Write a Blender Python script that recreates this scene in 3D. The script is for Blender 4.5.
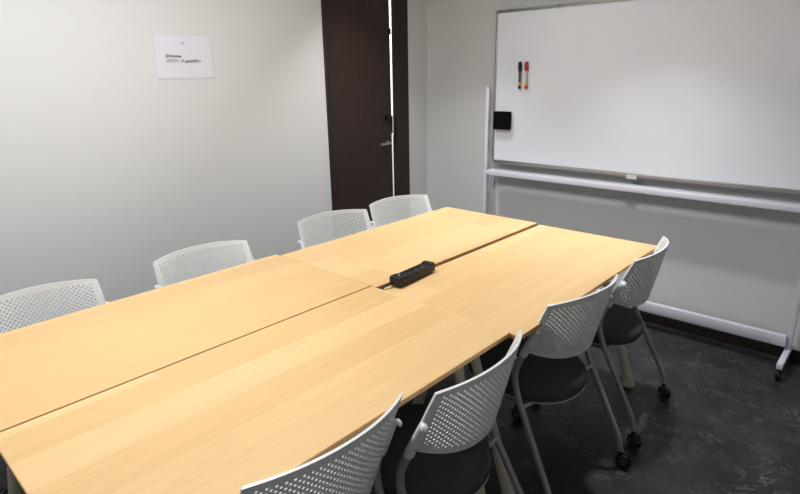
import bpy, bmesh, math, random
from mathutils import Vector, Matrix
random.seed(4)
for o in list(bpy.data.objects): bpy.data.objects.remove(o)
S = bpy.context.scene
COL = S.collection
PI = math.pi

# ---------------------------------------------------------------- camera, world, lights, exposure
YAW, PIT, ROL, FPX = 0.7451, 0.3009, -0.0184, 556.45
cd = bpy.data.cameras.new('camera'); cam = bpy.data.objects.new('camera', cd); COL.objects.link(cam)
cd.sensor_fit = 'HORIZONTAL'; cd.sensor_width = 36.0; cd.lens = FPX / 800 * 36.0; cd.clip_start = 0.02
_f = Vector((-math.sin(YAW)*math.cos(PIT), math.cos(YAW)*math.cos(PIT), -math.sin(PIT)))
_r = Vector((math.cos(YAW), math.sin(YAW), 0)); _u = _r.cross(_f)
_r2 = _r*math.cos(ROL) + _u*math.sin(ROL); _u2 = -_r*math.sin(ROL) + _u*math.cos(ROL)
M = Matrix((_r2, _u2, -_f)).transposed().to_4x4(); M.translation = Vector((1.3491, -1.3579, 1.4749))
cam.matrix_world = M
S.camera = cam

w = bpy.data.worlds.new('world'); S.world = w; w.use_nodes = True
w.node_tree.nodes['Background'].inputs[0].default_value = (0.8, 0.9, 1.0, 1)
w.node_tree.nodes['Background'].inputs[1].default_value = 0.3

S.view_settings.view_transform = 'Standard'
try: S.view_settings.look = 'None'
except Exception: pass
S.view_settings.gamma = 1; S.view_settings.use_curve_mapping = False
S.view_settings.exposure = 0.46

CEIL = 2.5
def area(name, loc, sx, sy, power, color, spread=180, rot=(0, 0, 0)):
    l = bpy.data.lights.new(name, 'AREA'); l.shape = 'RECTANGLE'; l.size = sx; l.size_y = sy
    l.energy = power; l.color = color; l.spread = math.radians(spread)
    o = bpy.data.objects.new(name, l); COL.objects.link(o); o.location = loc; o.rotation_euler = rot
    return o
# linear ceiling lights (x, y, width, length, watt)
FIX = [(-0.22, -0.70, 0.20, 1.20, 31), (-0.22, 0.70, 0.20, 1.20, 2)]
WARM = (0.99, 0.987, 1.0); COOL = (0.93, 0.97, 1.0)
for i, (x, y, sx, sy, p) in enumerate(FIX):
    area('ceiling_lamp_light', (x, y, CEIL-0.066), sx*0.9, sy*0.96, p, WARM)
DOWN = [(-0.90, 1.14, 4.4), (0.35, 1.14, 4.4)]
for x, y, p in DOWN:
    area('downlight_light', (x, y, CEIL-0.012), 0.10, 0.10, p, (1.0, 0.99, 0.98), spread=76)
area('corridor_light', (-2.0, 1.3, 2.38), 0.6, 1.0, 50, (1, 0.97, 0.94))

# ---------------------------------------------------------------- materials
def lin(c):
    return tuple((x/255/12.92 if x/255 <= 0.04045 else ((x/255+0.055)/1.055)**2.4) for x in c) + (1,)
def mat(name, rgb, rough=0.5, metal=0.0, spec=0.5, **k):
    m = bpy.data.materials.new(name); m.use_nodes = True
    b = m.node_tree.nodes['Principled BSDF']
    b.inputs['Base Color'].default_value = lin(rgb); b.inputs['Roughness'].default_value = rough
    b.inputs['Metallic'].default_value = metal; b.inputs['Specular IOR Level'].default_value = spec
    for kk, v in k.items(): b.inputs[kk.replace('_', ' ')].default_value = v
    return m
def nt(m): return m.node_tree.nodes, m.node_tree.links, m.node_tree.nodes['Principled BSDF']
def N(nodes, t, **k):
    n = nodes.new(t)
    for a, v in k.items(): setattr(n, a, v)
    return n
def bump(m, scale, strength, dist=0.002, detail=3, stretch=None):
    n, l, b = nt(m); tc = N(n, 'ShaderNodeTexCoord'); no = N(n, 'ShaderNodeTexNoise'); bp = N(n, 'ShaderNodeBump')
    no.inputs['Scale'].default_value = scale; no.inputs['Detail'].default_value = detail
    src = tc.outputs['Object']
    if stretch:
        mp = N(n, 'ShaderNodeMapping'); mp.inputs['Scale'].default_value = stretch; l.new(src, mp.inputs[0]); src = mp.outputs[0]
    l.new(src, no.inputs['Vector']); l.new(no.outputs['Fac'], bp.inputs['Height'])
    bp.inputs['Strength'].default_value = strength; bp.inputs['Distance'].default_value = dist
    l.new(bp.outputs[0], b.inputs['Normal'])

def noise_mix(m, c1, c2, scale, lo=0.35, hi=0.65, detail=4, stretch=(1, 1, 1), coord='Object'):
    n, l, b = nt(m); tc = N(n, 'ShaderNodeTexCoord'); mp = N(n, 'ShaderNodeMapping'); no = N(n, 'ShaderNodeTexNoise'); r = N(n, 'ShaderNodeValToRGB')
    mp.inputs['Scale'].default_value = stretch
    no.inputs['Scale'].default_value = scale; no.inputs['Detail'].default_value = detail
    r.color_ramp.elements[0].position = lo; r.color_ramp.elements[1].position = hi
    r.color_ramp.elements[0].color = lin(c1); r.color_ramp.elements[1].color = lin(c2)
    l.new(tc.outputs[coord], mp.inputs[0]); l.new(mp.outputs[0], no.inputs['Vector']); l.new(no.outputs['Fac'], r.inputs[0]); l.new(r.outputs[0], b.inputs['Base Color'])
    return r

WALL = mat('wall_paper_white', (211, 213, 213), 0.85); bump(WALL, 260, 0.25, 0.001)
CEILM = mat('ceiling_white', (206, 205, 202), 0.9); bump(CEILM, 150, 0.2)
DARKTRIM = mat('baseboard_brown', (38, 29, 26), 0.5)
noise_mix(DARKTRIM, (34, 26, 23), (46, 35, 31), 8, stretch=(1, 1, 6))
DOORM = mat('door_dark_walnut', (46, 34, 31), 0.45, spec=0.3)
noise_mix(DOORM, (40, 29, 26), (58, 44, 38), 9, 0.3, 0.75, 6, (14, 14, 0.5)); 
JAMB = mat('door_frame_brown', (46, 33, 30), 0.5, spec=0.3)
noise_mix(JAMB, (42, 30, 27), (52, 38, 33), 9, 0.3, 0.75, 4, (10, 10, 0.5))
STEEL = mat('satin_steel', (190, 188, 185), 0.3, 1.0)
BLACKMET = mat('black_metal', (30, 28, 28), 0.4, 0.6)
ALU = mat('brushed_aluminium', (178, 177, 174), 0.38, 0.8)
bump(ALU, 300, 0.1, 0.0005, 2, (1, 1, 12))
STAND = mat('lavender_white_enamel', (226, 224, 238), 0.35); bump(STAND, 30, 0.03)
BOARD = mat('whiteboard_enamel', (232, 237, 247), 0.45, spec=0.3)
noise_mix(BOARD, (231, 236, 246), (235, 240, 249), 2.2)
CAPG = mat('grey_corner_plastic', (140, 142, 146), 0.5)
CLIP = mat('clear_grey_plastic', (205, 204, 200), 0.4)
BLK = mat('matt_black_plastic', (17, 17, 20), 0.5); bump(BLK, 120, 0.05)
FELT = mat('black_felt', (14, 15, 16), 0.95, spec=0.1); bump(FELT, 400, 0.4)
RED = mat('red_plastic', (190, 32, 44), 0.35)
WHITEP = mat('marker_barrel_white', (205, 206, 205), 0.4)
DGREY = mat('marker_barrel_dark', (72, 78, 84), 0.4)
YEL = mat('yellow_band', (220, 190, 90), 0.5)
SHELL = mat('grey_white_plastic', (220, 223, 222), 0.38, spec=0.45); bump(SHELL, 90, 0.04)
CAPM = mat('glossy_white_plastic', (228, 229, 228), 0.18)
TUBE = mat('silver_grey_paint', (146, 150, 153), 0.35, 0.2); bump(TUBE, 60, 0.03)
SEATM = mat('dark_green_grey_fabric', (64, 72, 70), 0.9, spec=0.2)
noise_mix(SEATM, (58, 66, 64), (70, 78, 76), 320, 0.3, 0.7, 2); bump(SEATM, 600, 0.35, 0.0008)
PAN = mat('grey_seat_pan', (188, 190, 188), 0.45)
WHEEL = mat('caster_black', (20, 20, 21), 0.5)
HUB = mat('caster_hub_grey', (66, 68, 70), 0.5)
TLEG = mat('cream_table_leg', (196, 190, 172), 0.4); bump(TLEG, 40, 0.03)
RAIL = mat('pale_grey_table_frame', (176, 176, 172), 0.4, 0.2)
PAPER = mat('white_paper', (222, 223, 232), 0.7); bump(PAPER, 25, 0.15, 0.001)
INK = mat('black_ink', (34, 34, 38), 0.8)
CORD = mat('black_rubber', (18, 18, 19), 0.55)
OUTLET = mat('outlet_black', (10, 10, 11), 0.3)
LAMPW = mat('lamp_diffuser', (250, 248, 242), 0.4, **{'Emission_Color': (1, 0.96, 0.9, 1), 'Emission_Strength': 2.0})
LAMPH = mat('lamp_housing', (235, 235, 232), 0.4)
CORR = mat('corridor_white', (236, 234, 230), 0.9)
SLEEVE = mat('clear_film', (240, 242, 246), 0.12)
SLEEVE.node_tree.nodes['Principled BSDF'].inputs['Alpha'].default_value = 0.10

def floor_mat():
    m = mat('black_marble_vinyl', (30, 30, 33), 0.42, spec=0.4)
    n, l, b = nt(m)
    tc = N(n, 'ShaderNodeTexCoord')
    base = N(n, 'ShaderNodeTexNoise'); base.inputs['Scale'].default_value = 5; base.inputs['Detail'].default_value = 8; base.inputs['Roughness'].default_value = 0.7
    l.new(tc.outputs['Object'], base.inputs['Vector'])
    r0 = N(n, 'ShaderNodeValToRGB'); r0.color_ramp.elements[0].position = 0.35; r0.color_ramp.elements[1].position = 0.72
    r0.color_ramp.elements[0].color = lin((27, 28, 32)); r0.color_ramp.elements[1].color = lin((62, 60, 65))
    l.new(base.outputs['Fac'], r0.inputs[0])
    # veins: thin zero crossings of warped noise
    def vein(scale, width, seed):
        mp = N(n, 'ShaderNodeMapping'); mp.inputs['Location'].default_value = (seed, seed*2, 0); l.new(tc.outputs['Object'], mp.inputs[0])
        v = N(n, 'ShaderNodeTexNoise'); v.inputs['Scale'].default_value = scale; v.inputs['Detail'].default_value = 5; v.inputs['Distortion'].default_value = 1.6
        v.inputs['Roughness'].default_value = 0.6
        l.new(mp.outputs[0], v.inputs['Vector'])
        s = N(n, 'ShaderNodeMath', operation='SUBTRACT'); s.inputs[1].default_value = 0.5; l.new(v.outputs['Fac'], s.inputs[0])
        a = N(n, 'ShaderNodeMath', operation='ABSOLUTE'); l.new(s.outputs[0], a.inputs[0])
        mr = N(n, 'ShaderNodeMapRange'); mr.inputs['From Min'].default_value = 0; mr.inputs['From Max'].default_value = width
        mr.inputs['To Min'].default_value = 1; mr.inputs['To Max'].default_value = 0; l.new(a.outputs[0], mr.inputs['Value'])
        g = N(n, 'ShaderNodeTexNoise'); g.inputs['Scale'].default_value = scale*0.9; l.new(mp.outputs[0], g.inputs['Vector'])
        gr = N(n, 'ShaderNodeMapRange'); gr.inputs['From Min'].default_value = 0.48; gr.inputs['From Max'].default_value = 0.66; l.new(g.outputs['Fac'], gr.inputs['Value'])
        mu = N(n, 'ShaderNodeMath', operation='MULTIPLY'); l.new(mr.outputs[0], mu.inputs[0]); l.new(gr.outputs[0], mu.inputs[1])
        return mu
    v1, v2 = vein(4.0, 0.018, 3.1), vein(9.0, 0.025, 7.7)
    mx = N(n, 'ShaderNodeMath', operation='MAXIMUM'); l.new(v1.outputs[0], mx.inputs[0]); l.new(v2.outputs[0], mx.inputs[1])
    mix = N(n, 'ShaderNodeMix', data_type='RGBA'); l.new(mx.outputs[0], mix.inputs['Factor']); l.new(r0.outputs[0], mix.inputs['A'])
    mix.inputs['B'].default_value = lin((106, 99, 102))
    br = N(n, 'ShaderNodeTexBrick'); br.offset = 0; br.inputs['Scale'].default_value = 1; br.inputs['Brick Width'].default_value = 0.6; br.inputs['Row Height'].default_value = 0.6
    br.inputs['Mortar Size'].default_value = 0.0012; br.inputs['Color1'].default_value = (1, 1, 1, 1); br.inputs['Color2'].default_value = (.92, .92, .92, 1); br.inputs['Mortar'].default_value = (.4, .4, .4, 1)
    l.new(tc.outputs['Object'], br.inputs['Vector'])
    mm = N(n, 'ShaderNodeMix', data_type='RGBA', blend_type='MULTIPLY'); mm.inputs['Factor'].default_value = 1
    l.new(mix.outputs['Result'], mm.inputs['A']); l.new(br.outputs['Color'], mm.inputs['B']); l.new(mm.outputs['Result'], b.inputs['Base Color'])
    return m
FLOOR = floor_mat()

def wood_mat(name, seed, tint=1.0, edge=False):
    m = mat(name, (226, 186, 128), 0.38, spec=0.35)
    n, l, b = nt(m); tc = N(n, 'ShaderNodeTexCoord')
    mp = N(n, 'ShaderNodeMapping'); mp.inputs['Location'].default_value = (seed*0.37, seed*1.3, 0); mp.inputs['Rotation'].default_value = (0, 0, PI/2)
    l.new(tc.outputs['Object'], mp.inputs[0])
    br = N(n, 'ShaderNodeTexBrick'); br.offset = 0.37; br.inputs['Scale'].default_value = 1; br.inputs['Brick Width'].default_value = 1.3; br.inputs['Row Height'].default_value = 0.12
    br.inputs['Mortar Size'].default_value = 0.0; br.inputs['Bias'].default_value = 0.0
    br.inputs['Color1'].default_value = lin((223, 190, 139)); br.inputs['Color2'].default_value = lin((210, 175, 123)); br.inputs['Mortar'].default_value = lin((214, 181, 132))
    l.new(mp.outputs[0], br.inputs['Vector'])
    mp2 = N(n, 'ShaderNodeMapping'); mp2.inputs['Scale'].default_value = (34, 2.2, 1); mp2.inputs['Location'].default_value = (seed, seed, 0); l.new(tc.outputs['Object'], mp2.inputs[0])
    g = N(n, 'ShaderNodeTexNoise'); g.inputs['Scale'].default_value = 1.6; g.inputs['Detail'].default_value = 6; g.inputs['Distortion'].default_value = 0.6; l.new(mp2.outputs[0], g.inputs['Vector'])
    gr = N(n, 'ShaderNodeMapRange'); gr.inputs['From Min'].default_value = 0.3; gr.inputs['From Max'].default_value = 0.75; gr.inputs['To Min'].default_value = 1.04; gr.inputs['To Max'].default_value = 0.93
    l.new(g.outputs['Fac'], gr.inputs['Value'])
    # small darker flecks
    k = N(n, 'ShaderNodeTexNoise'); k.inputs['Scale'].default_value = 7; k.inputs['Detail'].default_value = 3
    mp3 = N(n, 'ShaderNodeMapping'); mp3.inputs['Scale'].default_value = (3, 1, 1); mp3.inputs['Location'].default_value = (seed*3, 0, 0); l.new(tc.outputs['Object'], mp3.inputs[0]); l.new(mp3.outputs[0], k.inputs['Vector'])
    kr = N(n, 'ShaderNodeMapRange'); kr.inputs['From Min'].default_value = 0.66; kr.inputs['From Max'].default_value = 0.8; kr.inputs['To Min'].default_value = 1; kr.inputs['To Max'].default_value = 0.86
    l.new(k.outputs['Fac'], kr.inputs['Value'])
    mu = N(n, 'ShaderNodeMath', operation='MULTIPLY'); l.new(gr.outputs[0], mu.inputs[0]); l.new(kr.outputs[0], mu.inputs[1])
    mu2 = N(n, 'ShaderNodeMath', operation='MULTIPLY'); l.new(mu.outputs[0], mu2.inputs[0]); mu2.inputs[1].default_value = tint
    vm = N(n, 'ShaderNodeVectorMath', operation='SCALE'); l.new(br.outputs['Color'], vm.inputs[0]); l.new(mu2.outputs[0], vm.inputs['Scale'])
    l.new(vm.outputs[0], b.inputs['Base Color'])
    return m
EDGE = mat('maple_edge_band', (196, 152, 96), 0.45); noise_mix(EDGE, (196, 152, 98), (212, 168, 112), 30, stretch=(1, 0.1, 1))

# ---------------------------------------------------------------- helpers
def link(name, bm, m, parent=None, smooth=False, mats=None):
    me = bpy.data.meshes.new(name); bmesh.ops.recalc_face_normals(bm, faces=bm.faces) if not smooth == 'keep' else None
    bm.to_mesh(me); bm.free()
    for mm in (mats or [m]): me.materials.append(mm)
    if smooth:
        for p in me.polygons: p.use_smooth = True
        if smooth != 'keep':
            try: me.set_sharp_from_angle(angle=math.radians(38))
            except Exception: pass
    o = bpy.data.objects.new(name, me); COL.objects.link(o)
    if parent: o.parent = parent
    return o
def box(bm, x0, x1, y0, y1, z0, z1, bev=0, seg=2):
    r = bmesh.ops.create_cube(bm, size=1)
    bmesh.ops.scale(bm, vec=(x1-x0, y1-y0, z1-z0), verts=r['verts'])
    bmesh.ops.translate(bm, vec=((x0+x1)/2, (y0+y1)/2, (z0+z1)/2), verts=r['verts'])
    if bev:
        es = list({e for v in r['verts'] for e in v.link_edges})
        bmesh.ops.bevel(bm, geom=es, offset=bev, segments=seg, affect='EDGES', profile=0.5)
def boxobj(name, d, m, parent=None, bev=0, seg=2):
    bm = bmesh.new(); box(bm, *d, bev=bev, seg=seg); return link(name, bm, m, parent, smooth=bev > 0)
def tube(bm, pts, rads, n=14, cap=True):
    pts = [Vector(p) for p in pts]
    if not isinstance(rads, (list, tuple)): rads = [rads]*len(pts)
    rings = []; prev = None
    for i, p in enumerate(pts):
        if i == 0: t = pts[1]-pts[0]
        elif i == len(pts)-1: t = pts[-1]-pts[-2]
        else: t = (pts[i+1]-p).normalized()+(p-pts[i-1]).normalized()
        t.normalize()
        if prev is None:
            a = Vector((0, 0, 1)) if abs(t.z) < 0.9 else Vector((1, 0, 0)); s = t.cross(a).normalized()
        else: s = (prev - t*prev.dot(t)).normalized()
        prev = s; c = t.cross(s)
        rings.append([bm.verts.new(p+(s*math.cos(2*PI*k/n)+c*math.sin(2*PI*k/n))*rads[i]) for k in range(n)])
    for a, b in zip(rings, rings[1:]):
        for k in range(n): bm.faces.new((a[k], a[(k+1) % n], b[(k+1) % n], b[k]))
    if cap: bm.faces.new(rings[0]); bm.faces.new(rings[-1])
def smooth_path(ctrl, sub=6):
    P = [Vector(c) for c in ctrl]; out = []
    for i in range(len(P)-1):
        p0 = P[max(i-1, 0)]; p1 = P[i]; p2 = P[i+1]; p3 = P[min(i+2, len(P)-1)]
        for s in range(sub):
            t = s/sub
            out.append(0.5*((2*p1)+(p2-p0)*t+(2*p0-5*p1+4*p2-p3)*t*t+(3*p1-p0-3*p2+p3)*t**3))
    out.append(P[-1]); return out
def fillet(ctrl, r, seg=6):
    P = [Vector(c) for c in ctrl]; out = [P[0]]
    for i in range(1, len(P)-1):
        a = (P[i-1]-P[i]); b = (P[i+1]-P[i]); rr = min(r, a.length*0.48, b.length*0.48)
        A = P[i]+a.normalized()*rr; B = P[i]+b.normalized()*rr
        for s in range(seg+1):
            t = s/seg; out.append(A*(1-t)**2+P[i]*2*t*(1-t)+B*t*t)
    out.append(P[-1]); return out
def lathe(bm, prof, axis='Z', n=24, off=(0, 0, 0)):
    rings = []
    for r, h in prof:
        ring = []
        for k in range(n):
            a = 2*PI*k/n; c, s = r*math.cos(a), r*math.sin(a)
            p = {'Z': (c, s, h), 'X': (h, c, s), 'Y': (c, h, s)}[axis]
            ring.append(bm.verts.new(Vector(p)+Vector(off)))
        rings.append(ring)
    for a, b in zip(rings, rings[1:]):
        for k in range(n): bm.faces.new((a[k], a[(k+1) % n], b[(k+1) % n], b[k]))
    bm.faces.new(rings[0]); bm.faces.new(rings[-1])
def tag(o, label, cat, group=None, kind=None):
    if label: o['label'] = label
    if cat: o['category'] = cat
    if group: o['group'] = group
    if kind: o['kind'] = kind
    return o
def empty(name, loc, rz=0):
    o = bpy.data.objects.new(name, None); COL.objects.link(o); o.location = loc; o.rotation_euler = (0, 0, rz); o.empty_display_size = 0.1
    return o
def structure(o): o['kind'] = 'structure'; return o
def copy_tree(o, parent=None):
    c = o.copy(); COL.objects.link(c); c.parent = parent
    for ch in list(o.children): copy_tree(ch, c)
    return c

# ---------------------------------------------------------------- room shell
XW, YW, XR, YB = -1.4108, 1.962, 2.15, -2.6
DY0, DY1, GAP, DJ = 1.008, 1.573, 0.0175, 1.7496   # door leaf, slit, frame end
T = 0.12
structure(boxobj('floor', (XW-1.5, XR, YB, YW, -0.1, 0), FLOOR))
structure(boxobj('ceiling', (XW-1.5, XR, YB, YW, CEIL, CEIL+0.1), CEILM))
DH = 2.15
bm = bmesh.new()
box(bm, XW-T, XW, YB, DY0-0.028, 0, CEIL); box(bm, XW-T, XW, DJ, YW, 0, CEIL); box(bm, XW-T, XW, DY0-0.028, DJ, DH, CEIL)
structure(link('wall_left', bm, WALL))
structure(boxobj('wall_back', (XW-1.5, XR+T, YW, YW+T, 0, CEIL), WALL))
structure(boxobj('wall_right', (XR, XR+T, YB, YW, 0, CEIL), WALL))
structure(boxobj('wall_front', (XW-1.5, XR+T, YB-T, YB, 0, CEIL), WALL))
# corridor beyond the door
structure(boxobj('wall_corridor', (XW-1.6, XW-1.5, YB, YW, 0, CEIL), CORR))
bm = bmesh.new(); box(bm, XW, XW+0.009, YB, DY0-0.028, 0, 0.06, 0.002, 1); box(bm, XW, XW+0.009, DJ, YW, 0, 0.06, 0.002, 1)
structure(link('baseboard_left', bm, DARKTRIM))
structure(boxobj('baseboard_back', (XW+0.009, XR, YW-0.009, YW, 0, 0.06), DARKTRIM, bev=0.002, seg=1))
structure(boxobj('baseboard_right', (XR-0.009, XR, YB, YW-0.009, 0, 0.06), DARKTRIM, bev=0.002, seg=1))

# door with its frame
FX = XW+0.012
bm = bmesh.new()
box(bm, XW-T, FX, DY0-0.028, DY0-0.003, 0, DH, 0.002, 1)
box(bm, XW-0.005, XW+0.006, DY1+GAP, DJ, 0, DH, 0.001, 1)
box(bm, XW-T, FX, DY0-0.003, DY1+GAP, DH-0.035, DH, 0.002, 1)
fr = tag(link('door_frame', bm, JAMB, smooth=True), None, None, kind='structure'); fr.name = 'trim_1'
# added strip, narrows and dims the lower slit of corridor light
boxobj('slit_blocker', (XW-0.004, XW+0.004, DY1+GAP-0.0035, DY1+GAP, 0.0, 1.06), BLK, fr)
d = structure(boxobj('door_1', (XW-0.042, XW-0.002, DY0, DY1, 0.008, DH-0.038), DOORM, bev=0.0015, seg=1))
hy, hz = DY1-0.050, 1.015
bm = bmesh.new()
lathe(bm, [(0.0, XW-0.002), (0.013, XW-0.002), (0.013, XW+0.006), (0.0, XW+0.006)], 'X', 20, (0, hy, hz))
tube(bm, fillet([(XW+0.004, hy, hz), (XW+0.042, hy, hz), (XW+0.044, hy-0.120, hz-0.002)], 0.012), 0.0095)
h = link('door_handle', bm, STEEL, d, True); h['label'] = 'satin steel lever handle'
bm = bmesh.new()
lathe(bm, [(0.0, XW-0.002), (0.024, XW-0.002), (0.024, XW+0.008), (0.0, XW+0.008)], 'X', 20, (0, hy+0.006, 1.185))
box(bm, XW+0.006, XW+0.028, hy-0.012, hy+0.024, 1.180, 1.190, 0.003)
k = link('thumb_turn', bm, BLACKMET, d, True)
bm = bmesh.new(); box(bm, XW-0.035, XW-0.008, DY1-0.002, DY1+GAP, 1.075, 1.195); link('lock_bolt', bm, BLACKMET, d)
bm = bmesh.new(); box(bm, XW-0.035, XW-0.008, DY1-0.002, DY1+GAP, 1.735, 1.775); link('latch', bm, BLACKMET, d)
bm = bmesh.new(); box(bm, FX-0.001, FX+0.002, DY1+GAP, DY1+GAP+0.022, 1.0, 1.2, 0.001, 1); link('strike_plate', bm, BLACKMET, fr, True)

# ---------------------------------------------------------------- ceiling lamps
for i, (x, y, sx, sy, p) in enumerate(FIX):
    e = tag(empty('ceiling_lamp', (x, y, CEIL)), 'long white ceiling light above the ' + ('near' if i == 0 else 'far') + ' end of the table on the door side', 'ceiling light', 'linear ceiling lights')
    bm = bmesh.new(); box(bm, -sx/2, sx/2, -sy/2, sy/2, -0.045, 0.0, 0.004); link('lamp_housing', bm, LAMPH, e, True)
    bm = bmesh.new(); box(bm, -sx/2+0.01, sx/2-0.01, -sy/2+0.01, sy/2-0.01, -0.06, -0.0455, 0.004); link('diffuser', bm, LAMPW, e, True)

for i, (x, y, p) in enumerate(DOWN):
    e = tag(empty('downlight', (x, y, CEIL)), 'small round recessed downlight in the ceiling before the ' + ('left' if i == 0 else 'right') + ' half of the whiteboard', 'ceiling light', 'recessed downlights')
    bm = bmesh.new(); lathe(bm, [(0.062, -0.006), (0.080, -0.006), (0.082, 0.0), (0.062, 0.0)], 'Z', 32); link('trim_ring', bm, LAMPH, e, True)
    bm = bmesh.new(); lathe(bm, [(0, -0.003), (0.062, -0.003), (0.062, -0.0005), (0, -0.0005)], 'Z', 32); link('lens', bm, LAMPW, e, True)

# ---------------------------------------------------------------- whiteboard on its stand
BX0, BX1, BY, BZ0, BZ1 = -0.7717, 1.03, 1.889, 0.8875, 1.8509
e = tag(empty('whiteboard', ((BX0+BX1)/2, BY, BZ0)), 'large white magnetic whiteboard in an aluminium frame against the end wall', 'whiteboard')
def loc(o, root):
    o.location = -Vector(root.location); return o
loc(boxobj('board_panel', (BX0+0.008, BX1-0.008, BY+0.003, BY+0.02, BZ0+0.008, BZ1-0.008), BOARD, e), e)
bm = bmesh.new(); F = 0.017
box(bm, BX0, BX1, BY-0.005, BY+0.024, BZ1-F, BZ1, 0.003); box(bm, BX0, BX1, BY-0.005, BY+0.024, BZ0, BZ0+F+0.004, 0.003)
box(bm, BX0, BX0+0.014, BY-0.005, BY+0.024, BZ0+F, BZ1-F, 0.003); box(bm, BX1-0.014, BX1, BY-0.005, BY+0.024, BZ0+F, BZ1-F, 0.003)
loc(link('board_frame', bm, ALU, e, True), e)
for x0 in (BX0-0.002, BX1-0.022):
    for z0 in (BZ0-0.002, BZ1-0.020):
        loc(boxobj('corner_cap', (x0, x0+0.024, BY-0.008, BY+0.026, z0, z0+0.022), CAPG, e, bev=0.004), e)
for x in (-0.665, -0.335):
    loc(boxobj('frame_clip', (x-0.006, x+0.006, BY-0.010, BY-0.004, BZ1-0.014, BZ1+0.001), CAPG, e, bev=0.002), e)
c = loc(boxobj('tray_clip', (0.155, 0.215, BY-0.016, BY-0.004, BZ0-0.012, BZ0+0.010), CLIP, e, bev=0.003), e)

PX0, PX1 = BX0-0.037, BX1+0.037
e = tag(empty('whiteboard_stand', ((PX0+PX1)/2, 1.87, 0)), 'pale lavender metal stand with posts and rails that carries the whiteboard', 'stand')
for s, x in ((0, PX0), (1, PX1)):
    loc(boxobj('post', (x-0.011, x+0.013, 1.862, 1.892, 0.075, 1.385), STAND, e, bev=0.003), e)
    bm = bmesh.new(); box(bm, x-0.013, x+0.014, 1.66, 1.945, 0.062, 0.094, 0.004)
    ft = loc(link('foot_bar', bm, STAND, e, True), e)
    for yy in (1.685, 1.92):
        bm = bmesh.new(); lathe(bm, [(0.0, -0.010), (0.025, -0.010), (0.027, -0.006), (0.027, 0.006), (0.025, 0.010), (0.0, 0.010)], 'X', 20, (x, yy, 0.0275))
        box(bm, x-0.013, x+0.013, yy-0.012, yy+0.012, 0.045, 0.063)
        loc(link('caster', bm, WHEEL, e, True), e)
# mid rail / tray and low rail
loc(boxobj('tray', (PX0+0.040, PX1-0.020, 1.800, 1.892, 0.815, 0.845), STAND, e, bev=0.003), e)
loc(boxobj('low_rail', (PX0+0.013, PX1-0.011, 1.828, 1.862, 0.115, 0.173), STAND, e, bev=0.004), e)
for x in (BX0+0.02, BX1-0.04): 
    bm = bmesh.new(); box(bm, x-0.045, x+0.02, BY+0.0245, BY+0.034, 1.30, 1.34); loc(link('mount_bracket', bm, STAND, e), e)

# eraser and markers, held by magnets on the board
ER = boxobj('whiteboard_eraser', (-0.062, 0.062, -0.030, 0.0, -0.058, 0.058), FELT, bev=0.006)
ER.location = (-0.689, BY-0.006, 1.172); tag(ER, 'square black felt eraser stuck on the left edge of the whiteboard', 'eraser')
def marker(x, body, cap, lab):
    e = tag(empty('marker_pen', (x, BY-0.006, 1.455)), lab, 'marker', 'marker pens on the whiteboard')
    bm = bmesh.new(); lathe(bm, [(0, -0.052), (0.0075, -0.052), (0.0075, 0.034), (0, 0.034)], 'Z', 18); link('barrel', bm, body, e, True)
    bm = bmesh.new(); lathe(bm, [(0, 0.026), (0.0100, 0.026), (0.0118, 0.045), (0.0118, 0.068), (0.0085, 0.082), (0, 0.082)], 'Z', 18); link('cap', bm, cap, e, True)
    bm = bmesh.new(); lathe(bm, [(0, -0.062), (0.0090, -0.062), (0.0090, -0.042), (0, -0.042)], 'Z', 18); link('band', bm, YEL, e, True)
    bm = bmesh.new(); lathe(bm, [(0, -0.082), (0.0065, -0.082), (0.0085, -0.076), (0.0085, -0.061), (0, -0.061)], 'Z', 18); link('end_plug', bm, cap, e, True)
    for c in e.children: c.location = (0, -0.010, 0)
    e.rotation_euler = (0, math.radians(-1.0), 0)
marker(-0.575, DGREY, BLK, 'black capped marker pen on the whiteboard beside the red one')
marker(-0.529, WHITEP, RED, 'red capped marker pen on the whiteboard beside the black one')

# ---------------------------------------------------------------- paper notice on the left wall
py0, pz0, pw, ph = -0.0715, 1.4718, 0.303, 0.216
e = tag(empty('paper_notice', (XW, py0+pw/2, pz0+ph/2)), 'white printed sheet in a clear sleeve pinned to the left wall', 'notice')
def sheet(name, y0, y1, z0, z1, x, th, m, wave):
    bm = bmesh.new(); nx, nz = 14, 10; G = []
    for a in range(nx+1):
        row = []
        for b in range(nz+1):
            u, v = a/nx, b/nz
            xx = x + wave*(0.5+0.5*math.sin(u*5.0+v*2))*(0.25+0.75*abs(v-0.55)) 
            row.append(bm.verts.new((xx, y0+(y1-y0)*u, z0+(z1-z0)*v)))
        G.append(row)
    for a in range(nx):
        for b in range(nz): bm.faces.new((G[a][b], G[a+1][b], G[a+1][b+1], G[a][b+1]))
    bmesh.ops.recalc_face_normals(bm, faces=bm.faces)
    r = bmesh.ops.solidify(bm, geom=bm.faces[:], thickness=th)
    o = link(name, bm, m, e, smooth=True); return o
sheet('paper', -pw/2+0.004, pw/2-0.006, -ph/2+0.004, ph/2-0.010, 0.002, 0.0004, PAPER, 0.0)
sheet('clear_sleeve', -pw/2, pw/2, -ph/2, ph/2, 0.0055, 0.0004, SLEEVE, 0.0012)
bm = bmesh.new(); lathe(bm, [(0, 0.004), (0.004, 0.004), (0.003, 0.008), (0, 0.0085)], 'X', 14, (0, 0.0, 0.092)); link('pin', bm, CLIP, e, True)
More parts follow.
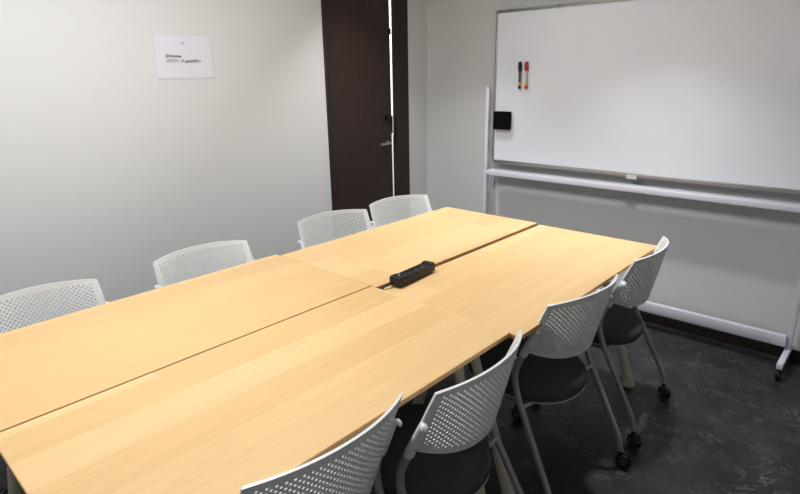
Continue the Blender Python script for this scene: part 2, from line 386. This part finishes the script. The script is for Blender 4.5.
def text(body, size, y, z, bold=0):
    c = bpy.data.curves.new('text', 'FONT'); c.body = body; c.size = size; c.offset = bold; c.extrude = 0.00015
    t = bpy.data.objects.new('printed_text', c); COL.objects.link(t)
    dg = bpy.context.evaluated_depsgraph_get(); me = bpy.data.meshes.new_from_object(t.evaluated_get(dg)); bpy.data.objects.remove(t)
    me.materials.clear(); me.materials.append(INK)
    o = bpy.data.objects.new('printed_text', me); COL.objects.link(o); o.parent = e
    o.matrix_local = Matrix(((0, 0, 1, 0.0030), (1, 0, 0, y), (0, 1, 0, z), (0, 0, 0, 1)))
    return o
text('ID:Nooma', 0.0185, -0.098, -0.006, 0.0008)
text('パスワード:ap0000011', 0.0190, -0.098, -0.030, 0.0006)
text('(2)', 0.012, -0.012, 0.056, 0.0003)

# ---------------------------------------------------------------- tables
TZ, TT = 0.72, 0.018
def table(x0, x1, y0, y1, seed, label, tz=TZ, tint=1.0, ins=(0.18, 0.13, 0.06), foot=(0.042, 0.066, 0.05)):
    cx, cy = (x0+x1)/2, (y0+y1)/2; W, L = (x1-x0)/2, (y1-y0)/2
    e = tag(empty('meeting_table', (cx, cy, 0)), label, 'table', 'wooden tables pushed into one block')
    bm = bmesh.new(); box(bm, -W, W, -L, L, tz-TT, tz)
    vert = [ed for ed in bm.edges if abs(ed.verts[0].co.z-ed.verts[1].co.z) > 0.01]
    bmesh.ops.bevel(bm, geom=vert, offset=0.004, segments=3, affect='EDGES')
    top = [ed for ed in bm.edges if all(abs(v.co.z-tz) < 1e-5 for v in ed.verts)]
    bmesh.ops.bevel(bm, geom=top, offset=0.0012, segments=2, affect='EDGES')
    bot = [ed for ed in bm.edges if all(abs(v.co.z-(tz-TT)) < 1e-5 for v in ed.verts)]
    bmesh.ops.bevel(bm, geom=bot, offset=0.005, segments=1, affect='EDGES')
    for f in bm.faces:
        f.material_index = 0 if f.normal.z > 0.5 else 1
    link('table_top', bm, None, e, True, mats=[wood_mat('maple_top', seed, tint), EDGE])
    zb = tz-TT
    bm = bmesh.new()
    for s in (-1, 1):
        box(bm, s*(W-0.15)-0.016, s*(W-0.15)+0.016, -L+0.11, L-0.11, zb-0.034, zb-0.0005, 0.003)
        box(bm, -W+0.167, W-0.167, s*(L-0.13)-0.016, s*(L-0.13)+0.016, zb-0.034, zb-0.0005, 0.003)
    link('under_frame', bm, RAIL, e, True)
    for sx in (-1, 1):
        for sy in (-1, 1):
            k = 1 if sy < 0 else 2
            a = Vector((sx*(W-ins[0]), sy*(L-ins[k]), zb-0.002)); b = Vector((sx*(W-foot[0]), sy*(L-foot[k]), 0.012))
            bm = bmesh.new(); dd = b-a
            tube(bm, [a, a+dd*0.3, a+dd*0.55, a+dd*0.56, a+dd*0.93, a+dd*0.97, b], [0.0165, 0.0175, 0.018, 0.0195, 0.0225, 0.0235, 0.027], 20)
            lg = link('leg', bm, TLEG, e, True)
            bm = bmesh.new(); lathe(bm, [(0, 0.0), (0.026, 0.0), (0.029, 0.004), (0.029, 0.014), (0.024, 0.019), (0, 0.019)], 'Z', 22, (b.x, b.y, 0)); link('foot', bm, TLEG, lg, True)
    return e
table(-0.627, -0.028, 0.0005, 1.2, 1.0, 'maple table at the far end on the door side, beside the black power strip', ins=(0.28, 0.07, 0.05), foot=(0.255, 0.07, 0.05))
table(-0.0145, 0.581, 0.0005, 1.2, 2.3, 'maple table at the far end under the whiteboard, the two furthest right-hand chairs pushed in', TZ-0.007, ins=(0.27, 0.08, 0.035), foot=(0.042, 0.078, 0.05))
table(-0.656, -0.056, -1.2, -0.0005, 3.9, 'maple table at the near end along the bare left wall, before the notice')
table(-0.051, 0.550, -1.2, -0.0005, 5.1, 'maple table nearest the camera, with the two nearest grey chairs at its edge')

# power strip with cord
e = tag(empty('power_strip', (0.008, 0.167, TZ), math.radians(4.0)), 'black power strip lying over the gap between the two far tables', 'power strip')
bm = bmesh.new(); box(bm, -0.025, 0.025, -0.115, 0.115, 0.0, 0.031, 0.003)
box(bm, -0.0245, 0.0245, -0.1145, -0.074, 0.02, 0.036, 0.004); box(bm, -0.0245, 0.0245, 0.088, 0.1145, 0.02, 0.036, 0.004)
link('strip_body', bm, BLK, e, True)
for i in range(4):
    y = -0.052+i*0.037
    bm = bmesh.new(); box(bm, -0.017, 0.017, y-0.014, y+0.014, 0.0305, 0.0322, 0.001, 1)
    o = link('socket', bm, OUTLET, e, True)
bm = bmesh.new(); lathe(bm, [(0, 0.0355), (0.0035, 0.0355), (0.0035, 0.0375), (0, 0.0375)], 'Z', 14, (0.002, -0.088, 0)); link('indicator_lamp', bm, CAPM, e, True)
bm = bmesh.new(); tube(bm, smooth_path([(-0.010, -0.112, 0.014), (-0.013, -0.135, 0.012), (-0.020, -0.152, 0.004), (-0.0230, -0.158, -0.012), (-0.023, -0.150, -0.07), (-0.021, -0.13, -0.25), (-0.02, -0.10, -0.50), (-0.015, -0.06, -0.712)]), 0.0034, 10)
link('power_cord', bm, CORD, e, True)

# ---------------------------------------------------------------- chairs
# local frame: sitter faces +Y, origin on the floor; back corners of the shell at y = Y0
Y0 = -0.17; HW = 0.210
def shell_pt(s, t):
    """s in -1..1 across, t 0 top .. 1 bottom"""
    a = abs(s)
    ztop = 0.777 + 0.010*(1-s*s) - 0.001*max(0, (a-0.93)/0.07)**2
    zbot = 0.545 + 0.046*a**3.0
    z = ztop + (zbot-ztop)*t
    # side profile offset (towards the sitter) as height drops
    q = (0.777-z)/0.195
    side = -0.085*q if q > 0 else 0
    side *= 1
    bow_t = 0.055; bow_b = 0.082
    centre_back = 0.055 - 0.050*min(max((0.787-z)/0.26, 0), 1)**1.15
    edge = side
    wgt = a**2.1
    off = edge*wgt + centre_back*(1-wgt)
    x = s*(HW + 0.004*math.sin(PI*t))
    return Vector((x, Y0 - off, z))
def make_backrest(parent):
    NX, NZ = 50, 30
    bm = bmesh.new(); V = {}
    def P(i, j):
        k = (round(i*4), round(j*4))
        if k not in V: V[k] = bm.verts.new(shell_pt(-1+2*i/NX, j/NZ))
        return V[k]
    for i in range(NX+1):
        for j in range(NZ+1):
            if (i+j) % 2: continue
            interior = 0 < i < NX and 0 < j < NZ
            cs = [(i-1, j), (i, j-1), (i+1, j), (i, j+1)]
            if not interior:
                pts = [c for c in cs if 0 <= c[0] <= NX and 0 <= c[1] <= NZ]
                poly = [P(*c) for c in pts]
                if len(pts) == 3: # boundary: centre lies on the outline
                    pass
                if len(pts) == 2: poly = [P(i, j)]+poly
                if len(pts) == 3:
                    # keep outline straight by including the centre vertex
                    order = {0: None}
                    if i == 0: poly = [P(i, j), P(i, j-1), P(i+1, j), P(i, j+1)]
                    elif i == NX: poly = [P(i, j), P(i, j+1), P(i-1, j), P(i, j-1)]
                    elif j == 0: poly = [P(i, j), P(i+1, j), P(i, j+1), P(i-1, j)]
                    else: poly = [P(i, j), P(i-1, j), P(i, j-1), P(i+1, j)]
                bm.faces.new(poly); continue
            solid = i < 3 or i > NX-3 or j < 3 or j > NZ-3
            corner = (abs(i-NX/2)/(NX/2))**4 + (max(0, j-NZ*0.45)/(NZ*0.55))**4 > 0.90
            if solid or corner:
                bm.faces.new([P(*c) for c in cs]); continue
            outer = []
            for a in range(4):
                c0, c1 = cs[a], cs[(a+1) % 4]; outer += [P(*c0)]
            h = 0.49; inner = []
            for (di, dj) in ((-h, 0), (-h*.62, -h*.62), (0, -h), (h*.62, -h*.62), (h, 0), (h*.62, h*.62), (0, h), (-h*.62, h*.62)):
                inner.append(bm.verts.new(shell_pt(-1+2*(i+di)/NX, (j+dj)/NZ)))
            for a in range(4):
                o0, o1 = outer[a], outer[(a+1) % 4]; i0, im, i1 = inner[2*a], inner[2*a+1], inner[(2*a+2) % 8]
                bm.faces.new((o0, im, i0)); bm.faces.new((o0, o1, im)); bm.faces.new((o1, i1, im))
    bm.normal_update()
    # thicken: offset along +-normal by hand to keep hole walls clean
    bmesh.ops.recalc_face_normals(bm, faces=bm.faces)
    bmesh.ops.solidify(bm, geom=bm.faces[:], thickness=0.007)
    # sleeves that wrap the frame tube at both edges
    for s in (-1, 1):
        c = shell_pt(s, 0.5)
        pts = []
        for z in (0.690, 0.680, 0.65, 0.62, 0.60, 0.580, 0.575):
            off = -0.085*(0.777-z)/0.195
            pts.append((s*(HW+0.001), Y0-off-0.005, z))
        tube(bm, pts, [0.007, 0.0100, 0.0110, 0.0122, 0.0132, 0.0136, 0.0130], 18)
    b = link('backrest', bm, SHELL, parent, True)
    b['label'] = 'light grey perforated plastic backrest'
    for s in (-1, 1):
        bm = bmesh.new(); p = Vector((s*(HW+0.007), Y0+0.030, 0.678))
        lathe(bm, [(0, 0), (0.0105, 0), (0.0115, 0.002), (0.0105, 0.0075), (0.0065, 0.0105), (0, 0.0112)], 'Z', 20)
        R = Matrix.Translation(p) @ Matrix.Rotation(s*math.radians(50), 4, 'Y') @ Matrix.Rotation(math.radians(22), 4, 'X')
        bmesh.ops.transform(bm, matrix=R, verts=bm.verts)
        c = link('end_cap', bm, CAPM, b, True)
        if s == -1: c['label'] = 'glossy white end cap'
        else: c['label'] = 'glossy white end cap'
    return b
def make_caster(parent, x, y, ang):
    bm = bmesh.new()
    tube(bm, [(0, 0, 0.050), (0, 0, 0.074)], 0.0085, 12)
    # hood: half shell over the wheels
    r0 = 0.031; prev = None; seg = []
    for k in range(9):
        a = math.radians(-10+k*22.5)
        seg.append((-0.014+r0*math.cos(a), 0.029+r0*math.sin(a)))
    for i in range(len(seg)-1):
        (ya, za), (yb, zb) = seg[i], seg[i+1]
        vs = [bm.verts.new(p) for p in ((-0.007, ya, za), (0.007, ya, za), (0.007, yb, zb), (-0.007, yb, zb))]
        ci = (-0.014, 0.029); sc = 0.35
        vi = [bm.verts.new((v.co.x, ci[0]+(v.co.y-ci[0])*sc, ci[1]+(v.co.z-ci[1])*sc)) for v in vs]
        for q in ((0, 1, 2, 3),): bm.faces.new([vs[t] for t in q]); bm.faces.new([vi[t] for t in reversed(q)])
        for a_, b_ in ((0, 1), (1, 2), (2, 3), (3, 0)): bm.faces.new((vs[a_], vi[a_], vi[b_], vs[b_]))
    c = link('caster', bm, WHEEL, parent, False); c.location = (x, y, 0); c.rotation_euler = (0, 0, ang)
    for s in (-1, 1):
        bm = bmesh.new()
        lathe(bm, [(0.0, -0.0055), (0.020, -0.0055), (0.0270, -0.004), (0.0285, 0), (0.0270, 0.004), (0.020, 0.0055), (0.017, 0.0055), (0.017, 0.0035), (0, 0.0035)] if s > 0 else
                  [(0.0, 0.0055), (0.020, 0.0055), (0.0270, 0.004), (0.0285, 0), (0.0270, -0.004), (0.020, -0.0055), (0.017, -0.0055), (0.017, -0.0035), (0, -0.0035)], 'X', 24, (s*0.0135, -0.014, 0.0285))
        for f in bm.faces:
            cc = f.calc_center_median(); rr = math.hypot(cc.y+0.014, cc.z-0.0285)
            f.material_index = 1 if rr < 0.016 else 0
        link('wheel', bm, None, c, True, mats=[WHEEL, HUB])
def make_chair(label, cangs):
    e = tag(empty('office_chair', (0, 0, 0)), label, 'chair', 'grey nesting chairs around the tables')
    make_backrest(e)
    # seat cushion: superellipse rings
    SW, SD = 0.195, 0.215; cy = Y0+0.215-0.002
    def ring(bm, k, z, drop=0, n=56):
        r = []
        for i in range(n):
            a = 2*PI*i/n; c, s = math.cos(a), math.sin(a)
            ex = 2.7 if s > 0 else 2.25
            x = SW*k*math.copysign(abs(c)**(2/ex), c); y = SD*k*math.copysign(abs(s)**(2/ex), s)
            if y > 0: x *= 1+0.04*y/SD
            zz = z - 0.022 - (0.018*(max(0, y)/SD)**3 if drop else 0) - (0.010*(max(0, -y)/SD)**2.5 if drop else 0)
            r.append(bm.verts.new((x, cy+y, zz)))
        return r
    def skin(bm, rs):
        for a, b in zip(rs, rs[1:]):
            n = len(a)
            for i in range(n): bm.faces.new((a[i], a[(i+1) % n], b[(i+1) % n], b[i]))
        bm.faces.new(rs[0]); bm.faces.new(rs[-1])
    bm = bmesh.new()
    skin(bm, [ring(bm, k, z, 1) for k, z in ((0.93, 0.401), (0.975, 0.404), (1.0, 0.415), (1.0, 0.428), (0.985, 0.440), (0.95, 0.4485), (0.88, 0.4535), (0.7, 0.456), (0.4, 0.454), (0.12, 0.452))])
    link('seat', bm, SEATM, e, True)
    bm = bmesh.new()
    skin(bm, [ring(bm, k, z, 1) for k, z in ((0.80, 0.388), (0.93, 0.391), (0.985, 0.397), (0.985, 0.4005), (0.9, 0.4007))])
    link('seat_pan', bm, PAN, e, True)
    for s in (-1, 1):
        # rear leg: rises into the shell sleeve, sweeps forward, then back to its caster
        xs = s*(HW+0.006)
        bm = bmesh.new()
        p = fillet([(xs-s*0.005, Y0+0.085*(0.777-0.61)/0.195-0.008, 0.61), (xs-s*0.005, Y0+0.088, 0.570), (xs, Y0+0.113, 0.500), (s*(HW+0.007), Y0+0.095, 0.42), (s*(HW+0.018), Y0-0.064, 0.115), (s*(HW+0.018), Y0-0.074, 0.066)], 0.05, 8)
        tube(bm, p, 0.0112, 16); link('leg', bm, TUBE, e, True)
        # front leg
        bm = bmesh.new()
        p = fillet([(s*(HW-0.042), Y0+0.085, 0.370), (s*(HW-0.042), Y0+0.30, 0.356), (s*(HW-0.032), Y0+0.385, 0.115), (s*(HW-0.032), Y0+0.392, 0.072)], 0.05, 8)
        tube(bm, p, 0.0112, 16); link('leg', bm, TUBE, e, True)
        # pivot bracket between seat frame and rear leg
        bm = bmesh.new(); tube(bm, [(s*(HW-0.05), Y0+0.075, 0.374), (s*(HW+0.012), Y0+0.075, 0.382)], 0.009, 14); link('seat_bracket', bm, ALU, e, True)
    bm = bmesh.new(); tube(bm, [(-HW+0.042, Y0+0.30, 0.354), (HW-0.042, Y0+0.30, 0.354)], 0.0095, 14); link('cross_bar', bm, TUBE, e, True)
    for k, (x, y) in enumerate(((-(HW+0.018), Y0-0.074), (HW+0.018, Y0-0.074), (-(HW-0.032), Y0+0.392), (HW-0.032, Y0+0.392))):
        make_caster(e, x, y, cangs[k])
    return e
# world positions of the two top corners of each back (near, far)
CH = [
 ('R', (0.584, -0.952), (0.592, -0.536), 'grey chair nearest the camera at the table edge, only its curved backrest in view'),
 ('R', (0.652, -0.482), (0.628, -0.078), 'grey chair with perforated back in the right-hand row, second from the camera'),
 ('R', (0.603, 0.131), (0.655, 0.538), 'grey chair with perforated back in the right-hand row, third from the camera, two casters showing'),
 ('R', (0.646, 0.733), (0.619, 1.137), 'grey chair furthest along the right-hand row, closest to the whiteboard'),
 ('L', (-0.785, -1.112), (-0.778, -0.705), 'white-backed chair by the left wall at the left edge of the photo'),
 ('L', (-0.803, -0.482), (-0.784, -0.060), 'white-backed chair by the left wall, standing alone below the notice'),
 ('L', (-0.857, 0.296), (-0.790, 0.677), 'white-backed chair by the left wall in front of the hinge edge of the dark door'),
 ('L', (-0.846, 0.786), (-0.770, 1.175), 'white-backed chair by the left wall in front of the door handle, furthest of its row'),
]
proto = None
for side, a, b, lab in CH:
    a, b = Vector(a), Vector(b); mid = (a+b)/2; d = (b-a)
    if side == 'R': rz = math.atan2(d.y, d.x)
    else: rz = math.atan2(-d.y, -d.x)
    if proto is None:
        o = proto = make_chair(lab, (0.5, -0.35, 0.8, -0.6))
    else:
        o = copy_tree(proto); o['label'] = lab
    fwd = Vector((-math.sin(rz), math.cos(rz)))
    pos = mid - fwd*Y0
    o.location = (pos.x, pos.y, 0); o.rotation_euler = (0, 0, rz)
    # every chair was rolled in differently: swivel its casters
    for c in o.children:
        if c.name.startswith('caster'):
            rear, right = c.location.y < Y0, c.location.x > 0
            c.rotation_euler.z = math.radians(-48) if 'closest to the whiteboard' in lab and rear else (math.radians(30) if 'third from' in lab and rear and right else random.uniform(-1.2, 1.2))
